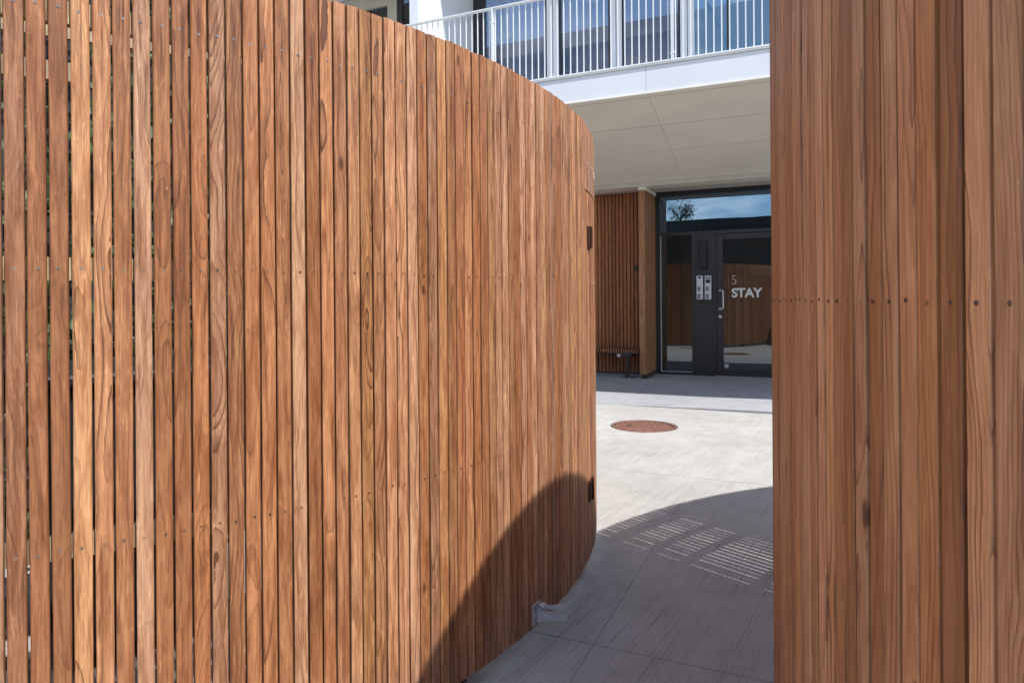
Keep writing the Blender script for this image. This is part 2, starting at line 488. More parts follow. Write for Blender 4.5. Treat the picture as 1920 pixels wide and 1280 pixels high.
def concrete(name, base, groove=1.0, extra=None):
    k = NT(name)
    g = k.n('ShaderNodeNewGeometry').outputs['Position']
    big = k.noise(g, 0.9, 5, 0.6)
    mid = k.noise(g, 6.0, 5, 0.65)
    fin = k.noise(g, 120.0, 3, 0.7)
    c = k.vmath('SCALE', tuple(base), k.smooth(big, 0.3, 0.7, 0.90, 1.08))
    c = k.vmath('SCALE', c, k.smooth(mid, 0.3, 0.7, 0.92, 1.05))
    c = k.vmath('SCALE', c, k.smooth(fin, 0.3, 0.7, 0.90, 1.06))
    c = k.mix(k.smooth(k.noise(g, 1.7, 3), 0.5, 0.75, 0, 0.35), c, k.vmath('MULTIPLY', c, (0.98, 0.93, 0.84)))
    # broom tining: long irregular grooves
    a = radians(31.8)          # heading of the tining from the camera axis
    p = k.xyz(g)
    s_ = k.math('SUBTRACT', k.math('MULTIPLY', p[0], cos(a)), k.math('MULTIPLY', p[1], sin(a)))
    t_ = k.math('ADD', k.math('MULTIPLY', p[0], sin(a)), k.math('MULTIPLY', p[1], cos(a)))
    bend = k.math('MULTIPLY', k.math('SUBTRACT', k.noise(g, 0.45, 1), 0.5), 0.05)
    s2 = k.math('ADD', s_, bend)
    # each rake tooth keeps its own depth; teeth sit about 17 mm apart
    v = k.comb(k.math('MULTIPLY', s2, 38.0), k.math('MULTIPLY', t_, 0.7), 0.0)
    n1 = k.noise(v, 1.0, 2, 0.6)
    ph = k.math('ADD', k.math('MULTIPLY', s2, 2 * pi / 0.017), k.math('MULTIPLY', k.noise(k.comb(k.math('MULTIPLY', s2, 14.0), k.math('MULTIPLY', t_, 0.5), 7.0), 1.0, 2), 9.0))
    tooth = k.smooth(k.math('SINE', ph), 0.35, 1.0)
    v2 = k.comb(k.math('MULTIPLY', s2, 190.0), k.math('MULTIPLY', t_, 2.2), 3.0)
    n2 = k.noise(v2, 1.0, 2, 0.6)
    amp = k.smooth(k.noise(g, 1.1, 3), 0.3, 0.65, 0.45, 1.0)
    brk = k.smooth(k.noise(k.comb(k.math('MULTIPLY', s2, 60.0), k.math('MULTIPLY', t_, 5.0), 1.0), 1.0, 3), 0.36, 0.56)
    line1 = k.math('MULTIPLY', k.math('MULTIPLY', tooth, k.smooth(n1, 0.38, 0.62, 0.15, 1.0)), k.math('MULTIPLY', amp, brk))
    line2 = k.math('MULTIPLY', k.smooth(n2, 0.52, 0.72), amp)
    groove_tone = k.math('ADD', k.math('MULTIPLY', line1, 0.50 * groove), k.math('MULTIPLY', line2, 0.24 * groove), clamp=True)
    c = k.mix(groove_tone, c, k.vmath('MULTIPLY', c, (0.50, 0.48, 0.46)))  # colour goes darker along the grooves
    # pits and little dark marks
    pit = k.smooth(k.noise(k.vmath('MULTIPLY', g, (38, 38, 38)), 1.0, 2), 0.76, 0.80, 0.0, 0.7)
    c = k.mix(pit, c, (0.10, 0.095, 0.09))
    if extra:
        for (x, y, r_, col, w_) in extra:
            d = k.vmath('SUBTRACT', g, (x, y, 0.0))
            le = k.n('ShaderNodeVectorMath', operation='LENGTH'); k.set(le.inputs[0], d)
            dd = k.math('ADD', le.outputs['Value'], k.math('MULTIPLY', k.math('SUBTRACT', mid, 0.5), r_ * 1.5))
            c = k.mix(k.smooth(dd, 0.2 * r_, r_, w_, 0.0), c, col)
    h = k.math('ADD', k.math('MULTIPLY', line1, -1.0), k.math('MULTIPLY', line2, -0.6))
    h = k.math('ADD', h, k.math('MULTIPLY', fin, 0.25))
    k.bump(h, 0.7 * groove + 0.1, 0.0022)
    return k.done(c, 0.85, 0.0, 0.25)


M['concrete'] = concrete('broomed_concrete', (0.452, 0.435, 0.408), 1.0, [(0.52, 1.93, 0.13, (0.40, 0.29, 0.13), 0.6)])
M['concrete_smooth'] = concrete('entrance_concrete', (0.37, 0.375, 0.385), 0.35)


def cast_iron():
    k = NT('rusty_cast_iron')
    c = k.coord()
    n1 = k.noise(c, 30, 5, 0.7)
    n2 = k.noise(c, 120, 3, 0.7)
    col = k.ramp(n1, [(0.3, (0.13, 0.055, 0.038)), (0.5, (0.26, 0.125, 0.09)), (0.72, (0.42, 0.27, 0.22))])
    col = k.mix(k.smooth(n2, 0.45, 0.7, 0, 0.5), col, (0.16, 0.06, 0.04))
    k.bump(n2, 0.4, 0.001)
    return k.done(col, 0.75, 0.25, 0.4)


M['iron'] = cast_iron()
M['ironring'] = plain('worn_iron_ring', (0.22, 0.13, 0.10), 0.6, 0.4, var=0.4, scale=40)

# ------------------------------------------------------------------ ground
gr = MB()
S = 400.0
gr.add([(-S, -S, -0.03), (S, -S, -0.03), (S, S, -0.03), (-S, S, -0.03)], [(0, 1, 2, 3)])
ground = gr.build('ground', M['soil'])
tag(ground, 'flat ground around the concrete courtyard', kind='structure')

MH = (-1.415, 6.168, 0.305)   # manhole centre (along, into) and radius


def bp(a, n, z=0.0):
    return EV * a + NV * n + Vector((0, 0, z))


pave = empty('pavement', (0, 0, 0), BROT)
tag(pave, 'broomed concrete pavement of large slabs between the slatted fences', kind='structure')
J = 0.004
a_lines = [-9.95, -7.64, -5.33, -3.01, -0.69, 1.62, 3.93, 6.24, 8.55, 10.86]
n_lines = [-9.32, -7.02, -4.71, -2.40, -0.09, 2.22, 4.53, 7.27]


def slab_mesh(w, d, hole=None, tilt=(0, 0, 0, 0), nx=None):
    """slab top at z=0, chamfered arris, corner heights from tilt; optional round hole"""
    bm = bmesh.new()
    c = 0.0015
    if hole is None:
        def ring(i, z):
            return [bm.verts.new((i, i, z + tilt[0])), bm.verts.new((w - i, i, z + tilt[1])), bm.verts.new((w - i, d - i, z + tilt[2])), bm.verts.new((i, d - i, z + tilt[3]))]
        r0, r1, r2 = ring(0, -0.12), ring(0, -c), ring(c, 0)
        for A, B in ((r0, r1), (r1, r2)):
            for i in range(4):
                bm.faces.new((A[i], A[(i + 1) % 4], B[(i + 1) % 4], B[i]))
        bm.faces.new(r2)
    else:
        hx, hy, hr = hole
        n = 64
        outer = []
        for i in range(n):
            t = 2 * pi * i / n
            dx_, dy_ = cos(t), sin(t)
            s_ = 1e9
            if dx_ > 1e-9: s_ = min(s_, (w - hx) / dx_)
            if dx_ < -1e-9: s_ = min(s_, -hx / dx_)
            if dy_ > 1e-9: s_ = min(s_, (d - hy) / dy_)
            if dy_ < -1e-9: s_ = min(s_, -hy / dy_)
            outer.append([hx + dx_ * s_, hy + dy_ * s_])
        for cx_, cy_ in ((0, 0), (w, 0), (w, d), (0, d)):      # snap nearest to the corners
            j = min(range(n), key=lambda q: (outer[q][0] - cx_) ** 2 + (outer[q][1] - cy_) ** 2)
            outer[j] = [cx_, cy_]
        O = [bm.verts.new((x, y, 0)) for x, y in outer]
        OB = [bm.verts.new((x, y, -0.12)) for x, y in outer]
        I = [bm.verts.new((hx + hr * cos(2 * pi * i / n), hy + hr * sin(2 * pi * i / n), 0)) for i in range(n)]
        IB = [bm.verts.new((hx + hr * cos(2 * pi * i / n), hy + hr * sin(2 * pi * i / n), -0.10)) for i in range(n)]
        for i in range(n):
            j = (i + 1) % n
            bm.faces.new((I[i], O[i], O[j], I[j]))
            bm.faces.new((O[i], OB[i], OB[j], O[j]))
            bm.faces.new((IB[i], I[i], I[j], IB[j]))
        bm.faces.new(list(reversed(IB)))
    me = bpy.data.meshes.new('concrete_slab')
    bmesh.ops.recalc_face_normals(bm, faces=bm.faces)
    bm.to_mesh(me); bm.free()
    return me


a_last = [-9.95, -6.5, -3.25, 0.75, 3.93, 6.24, 8.55, 10.86]
for j in range(len(n_lines) - 1):
    rowl = a_last if j == len(n_lines) - 2 else a_lines
    for i in range(len(rowl) - 1):
        a0, a1 = rowl[i] + 0.0005, rowl[i + 1] - 0.0005
        n0, n1 = n_lines[j] + 0.0022, n_lines[j + 1] - 0.0022
        hole = None
        if a0 < MH[0] < a1 and n0 < MH[1] < n1:
            hole = (MH[0] - a0, MH[1] - n0, MH[2] + 0.005)
        me = slab_mesh(a1 - a0, n1 - n0, hole)
        link('concrete_slab', me, M['concrete'], pave, (a0, n0, rnd.uniform(-0.0012, 0.0)))
# joint filler beneath the slabs
fl = MB(); fl.box(-9.95, 10.86, -9.32, 7.27, -0.026, -0.016)
fl.build('joint_filler', M['soil'], pave)
# entrance apron: its front edge stands a little proud to the right, flush to the left
ap_lines = [-9.95, -7.64, -5.33, -3.01, -1.95, 0.95, 3.93, 6.24, 10.86]


def lip(a): return max(0.0, min(0.045, (a + 1.95) * 0.024))


for i in range(len(ap_lines) - 1):
    a0, a1 = ap_lines[i] + J, ap_lines[i + 1] - J
    me = slab_mesh(a1 - a0, 10.60 - 7.28, None, (lip(a0), lip(a1), 0.006, 0.006))
    link('apron_slab', me, M['concrete_smooth'], pave, (a0, 7.279, -0.0005))

# manhole cover
mh = empty('manhole_cover', bp(MH[0], MH[1], -0.004), BROT + 0.5)
tag(mh, 'round rusty cast iron manhole cover set in the pale concrete', 'manhole cover')


def lathe(prof, n=64):
    m = MB()
    vs = []
    for r_, z_ in prof:
        for q in range(n):
            vs.append((r_ * cos(2 * pi * q / n), r_ * sin(2 * pi * q / n), z_))
    fs = []
    for a_ in range(len(prof) - 1):
        for q in range(n):
            fs.append((a_ * n + q, a_ * n + (q + 1) % n, (a_ + 1) * n + (q + 1) % n, (a_ + 1) * n + q))
    m.add(vs, fs)
    return m


lathe([(0.270, -0.05), (0.272, 0.000), (0.276, 0.004), (0.298, 0.004), (0.302, 0.0), (0.3045, -0.05)]).build('frame_ring', M['ironring'], mh, smooth=False)
cv = lathe([(0.0005, -0.003), (0.262, -0.003), (0.266, -0.006), (0.266, -0.05)])
cv.build('cover', M['iron'], mh)
st = MB()
for rr in range(1, 14):
    r_ = rr * 0.0192
    cnt = max(4, int(2 * pi * r_ / 0.024))
    for q in range(cnt):
        t = 2 * pi * (q + 0.5 * (rr % 2)) / cnt
        x, y = r_ * cos(t), r_ * sin(t)
        if hypot(x + 0.13, y - 0.05) < 0.036: continue
        st.cyl((x, y, -0.0032), (0, 0, 1), 0.0072, 0.0052, 5, 0.005)
o = st.build('raised_studs', M['iron'], mh); tag(o, kind='stuff')
pl = MB(); pl.cyl((-0.13, 0.05, -0.0028), (0, 0, 1), 0.032, 0.004, 20)
pl.build('lifting_plug', M['darkscrew'], mh)

# ------------------------------------------------------------------ slatted fences


def slat_mesh(name, w, t, h, seed, b=0.0022, taper=0.0):
    """one upright slat, outer face at y=-t/2, gently bowed, cut top slightly out of square"""
    r = random.Random(seed)
    zs = [0.0, 0.25, 0.5, 0.75, 1.0]
    bow = [0] + [r.uniform(-0.0007, 0.0007) for _ in range(3)] + [0]
    bow2 = [0] + [r.uniform(-0.0012, 0.0012) for _ in range(3)] + [0]
    pts = [(-w / 2 + b, -t / 2), (w / 2 - b, -t / 2), (w / 2, -t / 2 + b), (w / 2, t / 2), (-w / 2, t / 2), (-w / 2, -t / 2 + b)]
    if taper:       # undercut edges: full width at the face, narrower behind it
        f = w / 2
        pts = [(-f + b, -t / 2), (f - b, -t / 2), (f, -t / 2 + b), (f - taper, -t / 2 + 0.010), (f - taper, t / 2),
               (-f + taper, t / 2), (-f + taper, -t / 2 + 0.010), (-f, -t / 2 + b)]
    skew = r.uniform(-0.0015, 0.0015)
    vs = []
    for i, zf in enumerate(zs):
        for x, y in pts:
            z = zf * h + (skew * x / w * 2 if zf == 1.0 else 0)
            vs.append((x + bow[i], y + bow2[i], z))
    n = len(pts); fs = [tuple(range(n - 1, -1, -1)), tuple(range((len(zs) - 1) * n, len(zs) * n))]
    for i in range(len(zs) - 1):
        for q in range(n):
            fs.append((i * n + q, i * n + (q + 1) % n, (i + 1) * n + (q + 1) % n, (i + 1) * n + q))
    me = bpy.data.meshes.new(name)
    me.from_pydata(vs, [], fs); me.update()
    return me


def arc_rail(R, a0, a1, z0, z1, t, step=4.0):
    """curved rail between radii R-t and R"""
    n = max(2, int((a1 - a0) / step))
    m = MB(); vs = []
    for i in range(n + 1):
        a = radians(a0 + (a1 - a0) * i / n)
        for rr, z in ((R, z0), (R, z1), (R - t, z1), (R - t, z0)):
            vs.append((rr * cos(a), rr * sin(a), z))
    fs = [(0, 1, 2, 3), tuple(4 * n + q for q in (3, 2, 1, 0))]
    for i in range(n):
        for q in range(4):
            fs.append((4 * i + q, 4 * i + (q + 1) % 4, 4 * (i + 1) + (q + 1) % 4, 4 * (i + 1) + q))
    return m.add(vs, fs)


def screw_bits(m, R, a, z, r_=0.0031):
    """screw head: a shallow ring with a sunk drive, facing outwards"""
    d = Vector((cos(a), sin(a), 0)); t = Vector((-sin(a), cos(a), 0)); u = Vector((0, 0, 1))
    c = d * R + u * z
    n = 8
    vs = []
    for rr, dd in ((1.0, -0.0002), (0.92, 0.0009), (0.55, 0.0009), (0.40, -0.0010)):
        for q in range(n):
            th = 2 * pi * q / n
            vs.append(c + d * dd + (t * cos(th) + u * sin(th)) * r_ * rr)
    fs = []
    for i in range(3):
        for q in range(n):
            fs.append((i * n + q, i * n + (q + 1) % n, (i + 1) * n + (q + 1) % n, (i + 1) * n + q))
    fs.append(tuple(3 * n + q for q in range(n)))
    m.add(vs, fs)


def fence(name, label, centre, R, a0, a1, pitch, w, t, z0, z1, rows, mat, seed, gate=None, screw_r=0.0031, jit=0.0, rad=0.0010, smat='screw', rails=None, b=0.0022, taper=0.0):
    root = empty(name, (centre[0], centre[1], 0))
    tag(root, label, 'fence')
    h = z1 - z0
    meshes = [slat_mesh('slat', w + dw, t, h, seed + i, b, taper) for i, dw in enumerate((0, -0.0004, 0.0005, 0.0, -0.0008, 0.0003))]
    for me in meshes: me.materials.append(mat)
    sc = MB(); dk = MB()
    r = random.Random(seed)
    n = int(radians(a1 - a0) * R / pitch)
    for i in range(n):
        a = radians(a0) + ((i + 0.5) * pitch + r.uniform(-jit, jit)) / R
        ad_ = math.degrees(a)
        rr = R - t / 2 + r.uniform(-rad, rad)
        loc = (rr * cos(a), rr * sin(a), z0 + r.uniform(-0.002, 0.0015))
        rz = a + pi / 2 + r.uniform(-10, 10) * rad
        ingate = gate and gate[0] < ad_ < gate[1]
        if ingate:
            # the hatch leaf is cut below the header, with a saw gap
            lo = slat_mesh('slat', w, t, gate[2] - z0, seed + 100 + i); lo.materials.append(mat)
            hi = slat_mesh('slat', w, t, z1 - gate[2] - 0.009, seed + 300 + i); hi.materials.append(mat)
            link('slat', lo, None, root, loc, rz)
            link('slat', hi, None, root, (loc[0], loc[1], gate[2] + 0.009), rz)
        else:
            o = bpy.data.objects.new('slat', meshes[r.randrange(6)])
            COL.objects.link(o)
            o.parent = root; o.location = loc; o.rotation_euler = (r.uniform(-0.0006, 0.0006), r.uniform(-0.0004, 0.0004), rz)
        for z in rows:
            da = r.uniform(-0.003, 0.003) / R
            screw_bits(sc, rr + t / 2, a + da, z + r.uniform(-0.0025, 0.0025), screw_r)
    o = sc.build('screws', M[smat], root); tag(o, kind='stuff')
    for z, hz in (rails or [(z, 0.024) for z in rows]):
        arc_rail(R - t - 0.003, a0, a1, z - hz, z + hz, 0.024).build('rail', M['rail_wood'], root)
    return root


LC = (-2.2203, 3.6803); LR = 2.6575
RC = (3.41, 0.49); RR = 3.0
fl_ = fence('slatted_fence', 'sunlit curved reddish-brown slat fence filling the left side, hatch hinges at its edge', LC, LR, -100, 113, 0.0375, 0.0327, 0.016, 0.05, 1.96,
            (1.80, 1.267, 0.69, 0.11), M['teak'], 11, gate=(-16.6, 12.0, 1.665))
fr_ = fence('slatted_fence', 'shaded curved brown slat fence close by on the right, seen at a grazing angle', RC, RR, 38, 246, 0.0385, 0.0327, 0.052, 0.05, 1.96,
            (1.192,), M['cedar'], 57, screw_r=0.0025, jit=0.0009, rad=0.0004, rails=((1.85, 0.055), (1.50, 0.03), (1.192, 0.03), (0.62, 0.03), (0.12, 0.03)), b=0.0014, smat='darkscrew')

# steel posts inside both fences
for root, R, angs in ((fl_, LR, (-95, -70, -38, -17.2, 12.5, 40, 70, 100)), (fr_, RR, (45, 80, 112, 150, 185, 215, 240))):
    for a in angs:
        m = MB(); m.bevbox(-0.03, 0.03, -0.03, 0.03, 0.0, 1.90, 0.004)
        ar = radians(a); rr = R - 0.021 - 0.003 - 0.024 - 0.034
        m.build('post', M['black'], root, (rr * cos(ar), rr * sin(ar), 0), ar)

# hinges of the hatch on the left fence
for z in (1.468, 0.345):
    ar = radians(-15.1)
    m = MB(); m.box(-0.052, 0.052, -0.006, 0.0, -0.046, -0.0015); m.box(-0.052, 0.052, -0.006, 0.0, 0.0015, 0.046)
    hg = m.build('hinge', M['rust'], fl_, ((LR + 0.0012) * cos(ar), (LR + 0.0012) * sin(ar), z), ar + pi / 2)
    k_ = MB(); k_.cyl((0.0, -0.010, -0.048), (0, 0, 1), 0.0065, 0.096, 10)
    k_.build('knuckle', M['rust'], hg, (0, 0, 0))
    b_ = MB()
    for x in (-0.035, 0.035):
        for z_ in (-0.03, 0.03): b_.cyl((x, -0.006, z_), (0, -1, 0), 0.005, 0.003, 8)
    b_.build('bolt_heads', M['rust'], hg)

# hold-open catch on the foot of the left fence
ar = radians(-30.3)
cat_ = empty('gate_catch', ((LR + 0.001) * cos(ar), (LR + 0.001) * sin(ar), 0.10), 0.0)
cat_.parent = fl_
cat_.rotation_euler = (0, 0, ar + pi / 2)      # local -y points away from the fence
m = MB(); m.box(-0.030, 0.026, -0.004, 0.0, -0.040, 0.032)
bevel(m.build('back_plate', M['galv'], cat_), 0.0012, 1)
m = MB()   # tapering folded arm: near web with a turned top edge, lower flange
def _bar(xa, xb, z0a, z1a, z0b, z1b):
    m.add([(xa, -0.004, z0a), (xa, -0.108, z0b), (xa, -0.108, z1b), (xa, -0.004, z1a),
           (xb, -0.004, z0a), (xb, -0.108, z0b), (xb, -0.108, z1b), (xb, -0.004, z1a)],
          [(0, 3, 2, 1), (4, 5, 6, 7), (0, 1, 5, 4), (1, 2, 6, 5), (2, 3, 7, 6), (3, 0, 4, 7)])
_bar(-0.0200, -0.0170, -0.026, 0.012, -0.026, -0.012)
_bar(-0.0168, 0.018, -0.026, -0.023, -0.026, -0.023)
_bar(-0.0200, -0.0120, 0.0125, 0.0150, -0.0115, -0.0090)
m.build('arm', M['galv'], cat_, rz=radians(31))
m = MB()   # flat hooked latch, cut from plate
prof = [(-0.010, 0.030), (-0.030, 0.030), (-0.042, 0.020), (-0.060, 0.019), (-0.080, 0.023), (-0.096, 0.019), (-0.104, 0.008), (-0.104, -0.006), (-0.096, -0.008),
        (-0.094, 0.002), (-0.086, 0.008), (-0.070, 0.009), (-0.052, 0.006), (-0.036, 0.004), (-0.022, 0.008), (-0.010, 0.012)]
n_ = len(prof)
m.add([(0.001, y, z) for y, z in prof] + [(0.008, y, z) for y, z in prof],
      [tuple(range(n_)), tuple(range(2 * n_ - 1, n_ - 1, -1))] + [(q, (q + 1) % n_, n_ + (q + 1) % n_, n_ + q) for q in range(n_)])
m.build('hook', M['galv'], cat_, rz=radians(31))
m = MB(); m.cyl((-0.010, -0.020, 0.022), (1, 0, 0), 0.011, 0.024, 14)
m.build('pivot', M['galv'], cat_)
m = MB()
for x, z in ((-0.018, 0.020), (-0.018, -0.024), (0.012, 0.022)): m.cyl((x, -0.004, z), (0, -1, 0), 0.0045, 0.003, 8)
m.build('screws', M['screw'], cat_)

# things inside the left fence, glimpsed through the gaps
def wheelie_bin(loc, rz, label):
    root = empty('wheeled_bin', loc, rz)
    tag(root, label, 'waste bin', 'dark bins behind the left fence')
    m = MB(); b0, b1 = 0.23, 0.29
    vs = [(-b0, -b0, 0.06), (b0, -b0, 0.06), (b0, b0, 0.06), (-b0, b0, 0.06), (-b1, -b1, 0.93), (b1, -b1, 0.93), (b1, b1, 0.93), (-b1, b1, 0.93)]
    m.add(vs, [(0, 3, 2, 1), (4, 5, 6, 7), (0, 1, 5, 4), (1, 2, 6, 5), (2, 3, 7, 6), (3, 0, 4, 7)])
    bevel(m.build('body', M['binplastic'], root), 0.02, 2)
    m = MB(); m.box(-0.31, 0.31, -0.32, 0.31, 0.934, 0.975)
    bevel(m.build('lid', M['binplastic'], root), 0.012, 2)
    for sx in (-1, 1):
        m = MB(); m.cyl((sx * 0.24, 0.25, 0.10), (1, 0, 0), 0.10, 0.05, 20)
        m.build('wheel', M['binplastic'], root)
    m = MB(); m.tube([(-0.25, 0.33, 0.93), (-0.25, 0.37, 0.95), (0.25, 0.37, 0.95), (0.25, 0.33, 0.93)], 0.014)
    m.build('handle', M['binplastic'], root)
    m = MB(); m.box(-0.06, 0.06, -0.296, -0.290, 0.70, 0.82)
    return root


wheelie_bin((-1.95, 2.05, 0), 0.55, 'dark wheeled bin glimpsed through the gaps at the far left of the fence')
wheelie_bin((-1.38, 2.42, 0), 0.70, 'dark wheeled bin behind the fence, nearer the middle')
wheelie_bin((-2.62, 1.78, 0), 0.35, 'dark wheeled bin behind the fence, mostly beyond the left edge')

# ivy on a wire screen
scr = empty('ivy_screen', (-2.95, 2.68, 0), 0.42)
tag(scr, 'green ivy climbing a screen behind the fence gaps', 'ivy')
m = MB()
for x in (-1.6, -0.5, 0.6, 1.6): m.cyl((x, 0, 0), (0, 0, 1), 0.02, 3.1, 8)
for z in (0.4, 1.0, 1.6, 2.2, 2.9): m.cyl((-1.6, 0, z), (1, 0, 0), 0.008, 3.2, 6)
m.build('trellis', M['black'], scr)
m = MB(); m.box(-1.9, 1.9, 0.10, 0.14, 0.0, 3.2)  # dark board added to block bright sky behind the fence gaps
m.build('sky_block_board', M['darkint'], scr)
m = MB()
r = random.Random(3)
for i in range(5200):
    x = r.uniform(-1.7, 1.7); z = r.uniform(0.0, 1.0) * 3.25; y = r.uniform(-0.16, 0.07)
    s_ = r.uniform(0.018, 0.042)
    q = Matrix.Rotation(r.uniform(-0.9, 0.9), 3, 'X') @ Matrix.Rotation(r.uniform(-1, 1), 3, 'Z') @ Matrix.Rotation(r.uniform(0, 6.28), 3, 'Y')
    pts = [(-0.0, 0, -1.0), (0.8, 0.1, -0.3), (0.55, 0, 0.3), (0, 0.12, 1.1), (-0.55, 0, 0.3), (-0.8, 0.1, -0.3)]
    m.add([Vector((x, y, z)) + q @ (Vector(p) * s_) for p in pts], [(0, 1, 2, 3), (0, 3, 4, 5)])
me = m.mesh('foliage', fix=False)
o = link('foliage', me, M['leaf'], scr); tag(o, kind='stuff')

# pale battens of the frame roof inside the enclosure
for (p0, p1, hh, lab) in (((-1.78, 1.494, 1.906), (-0.72, 2.059, 1.906), 0.045, 'pale upper batten just inside the left fence, lit by the sun'),
                          ((-1.60, 1.333, 1.728), (-1.03, 1.634, 1.728), 0.045, 'short pale batten lower down, behind the far left slats')):
    v = Vector(p1) - Vector(p0); L_ = v.length
    m = MB(); m.box(0, L_, -0.012, 0.012, 0, hh)
    bt = m.build('batten', M['rail_wood'], None, p0, atan2(v.y, v.x))
    tag(bt, lab, 'batten')

# ------------------------------------------------------------------ apartment building
B = empty('apartment_building', (0, 0, 0), BROT)
tag(B, 'white apartment building with balcony over the wood clad entrance', 'building')


def bpart(name, mat, x0, x1, n0, n1, z0, z1, parent=None, bev=0.0):
    m = MB(); m.box(x0, x1, n0, n1, z0, z1)
    o = m.build(name, mat, parent if parent is not None else B)
    if bev: bevel(o, bev, 1)
    return o


A0, A1 = -11.0, 9.0          # extent along the facade
NF, ZB, ZT = 7.36, 3.457, 3.745   # balcony front plane, fascia bottom, fascia top
NS, ZS = 9.58, 2.857         # where the sloping soffit ends
ND = 10.355                  # door plane
# fascia panels
fj = [A0, -8.0, -4.82, -1.637, 1.545, 4.73, A1]
for i in range(len(fj) - 1):
    bpart('fascia_panel', M['white'], fj[i] + 0.002, fj[i + 1] - 0.002, NF, NF + 0.03, ZB, ZT, bev=0.0015)
bpart('fascia_backing', M['drip'], A0, A1, NF + 0.031, NF + 0.05, ZB + 0.01, ZT - 0.01)
# folded flashing over the fascia
bpart('flashing', M['drip'], A0, A1, NF - 0.012, NF + 0.10, ZT + 0.002, ZT + 0.030)
bpart('balcony_slab', M['drip'], A0, A1, NF + 0.052, 9.28, 3.60, 3.745)
# soffit lip and sloping boards
slope = (ZS - 3.436) / (NS - 7.36)


def zsof(n): return 3.436 + slope * (n - 7.36)


jn = [7.395, 7.412, 8.047, 8.689, 9.336, NS]
ja = [A0, -7.9, -4.75, -1.613, 1.525, 4.66, A1]


def slab_quad(a0, a1, n0, n1, t, mat, name):
    m = MB()
    vs = [(a0, n0, zsof(n0)), (a1, n0, zsof(n0)), (a1, n1, zsof(n1)), (a0, n1, zsof(n1))]
    vs += [(x, y, z + t) for x, y, z in vs]
    m.add(vs, [(0, 1, 2, 3), (4, 7, 6, 5), (0, 4, 5, 1), (1, 5, 6, 2), (2, 6, 7, 3), (3, 7, 4, 0)])
    return m.build(name, mat, B)


g_ = 0.0055
slab_quad(A0, A1, NF - 0.022, 7.412 - g_, 0.010, M['soffit'], 'soffit_edge_strip')
for i in range(len(ja) - 1):
    for j in range(1, len(jn) - 1):
        slab_quad(ja[i] + 0.0016, ja[i + 1] - 0.0016, jn[j] + 0.006, jn[j + 1] - 0.006, 0.012, M['soffit'], 'soffit_panel')
m = MB()
vs = [(A0, NF + 0.06, zsof(NF + 0.06) + 0.013), (A1, NF + 0.06, zsof(NF + 0.06) + 0.013), (A1, NS, ZS + 0.013), (A0, NS, ZS + 0.013)]
m.add(vs + [(x, y, z + 0.02) for x, y, z in vs], [(0, 1, 2, 3), (4, 7, 6, 5), (0, 4, 5, 1), (1, 5, 6, 2), (2, 6, 7, 3), (3, 7, 4, 0)])
m.build('soffit_backing', M['gap'], B)
# lintel face and its recessed underside in three steps
bpart('lintel_face', M['lintel'], A0, A1, NS + 0.003, NS + 0.05, 2.795, ZS + 0.004)
bpart('lintel_underside', M['soffit'], A0, A1, NS + 0.051, 9.86, 2.802, 2.83)
bpart('lintel_underside', M['lintel'], A0, A1, 9.868, 10.12, 2.790, 2.83)
bpart('lintel_underside', M['soffit'], A0, A1, 10.128, ND - 0.03, 2.812, 2.84)
bpart('lintel_core', M['lintel'], A0, A1, NS + 0.055, ND + 0.10, 2.842, 3.3)

# slatted wall beside the entrance
SW0, SW1, SWN = -6.2, -2.262, 10.05
bpart('wall_backing', M['gap'], SW0, SW1 + 0.02, SWN + 0.034, SWN + 0.07, 0.02, 2.80)
sp = 0.0665 * 0.86
wm = []
for q in range(4):
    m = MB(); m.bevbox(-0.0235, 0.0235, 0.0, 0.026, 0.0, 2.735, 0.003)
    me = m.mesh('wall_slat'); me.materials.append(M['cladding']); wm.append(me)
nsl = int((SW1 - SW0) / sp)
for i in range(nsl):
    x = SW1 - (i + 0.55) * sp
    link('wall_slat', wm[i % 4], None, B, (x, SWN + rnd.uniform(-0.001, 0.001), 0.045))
# bevelled return wall at the door
FN0 = 9.58
m = MB(); m.box(-2.250, -2.163, FN0, ND - 0.035, 0.075, 2.745)
bevel(m.build('end_wall', M['jamb'], B), 0.004, 2)
bpart('end_wall_cap', M['soffit'], -2.262, -2.150, FN0 + 0.03, ND - 0.035, 2.747, 2.80)
bpart('end_wall_base', M['gap'], -2.235, -2.180, FN0 + 0.10, ND - 0.035, 0.0, 0.073)

# entrance door set
DS = empty('entrance_front', (0, 0, 0)); DS.parent = B


def dpart(name, mat, x0, x1, z0, z1, n0=ND, n1=ND + 0.06, bev=0.0015):
    m = MB(); m.box(x0, x1, n0, n1, z0, z1)
    o = m.build(name, mat, DS)
    if bev: bevel(o, bev, 1)
    return o


DR = 0.60
dpart('door_frame', M['black'], -2.150, -2.102, 0.0, 2.762)
dpart('door_frame', M['black'], -2.150, DR, 2.7635, 2.812)
dpart('door_frame', M['black'], -2.1005, -0.10, 2.135, 2.185, ND - 0.002)
dpart('door_frame', M['black'], -2.1005, -1.628, 0.0, 0.045)
dpart('door_frame', M['black'], -1.290, -1.262, 0.0, 2.133, ND - 0.004)
dpart('side_panel', M['black'], -1.626, -1.292, 0.0, 2.133, ND + 0.004, ND + 0.05)
dpart('door_frame', M['black'], -0.10, -0.03, 0.0, 2.762)
dpart('threshold', M['steel'], -1.29, -0.10, 0.004, 0.018, ND - 0.03, ND - 0.005)
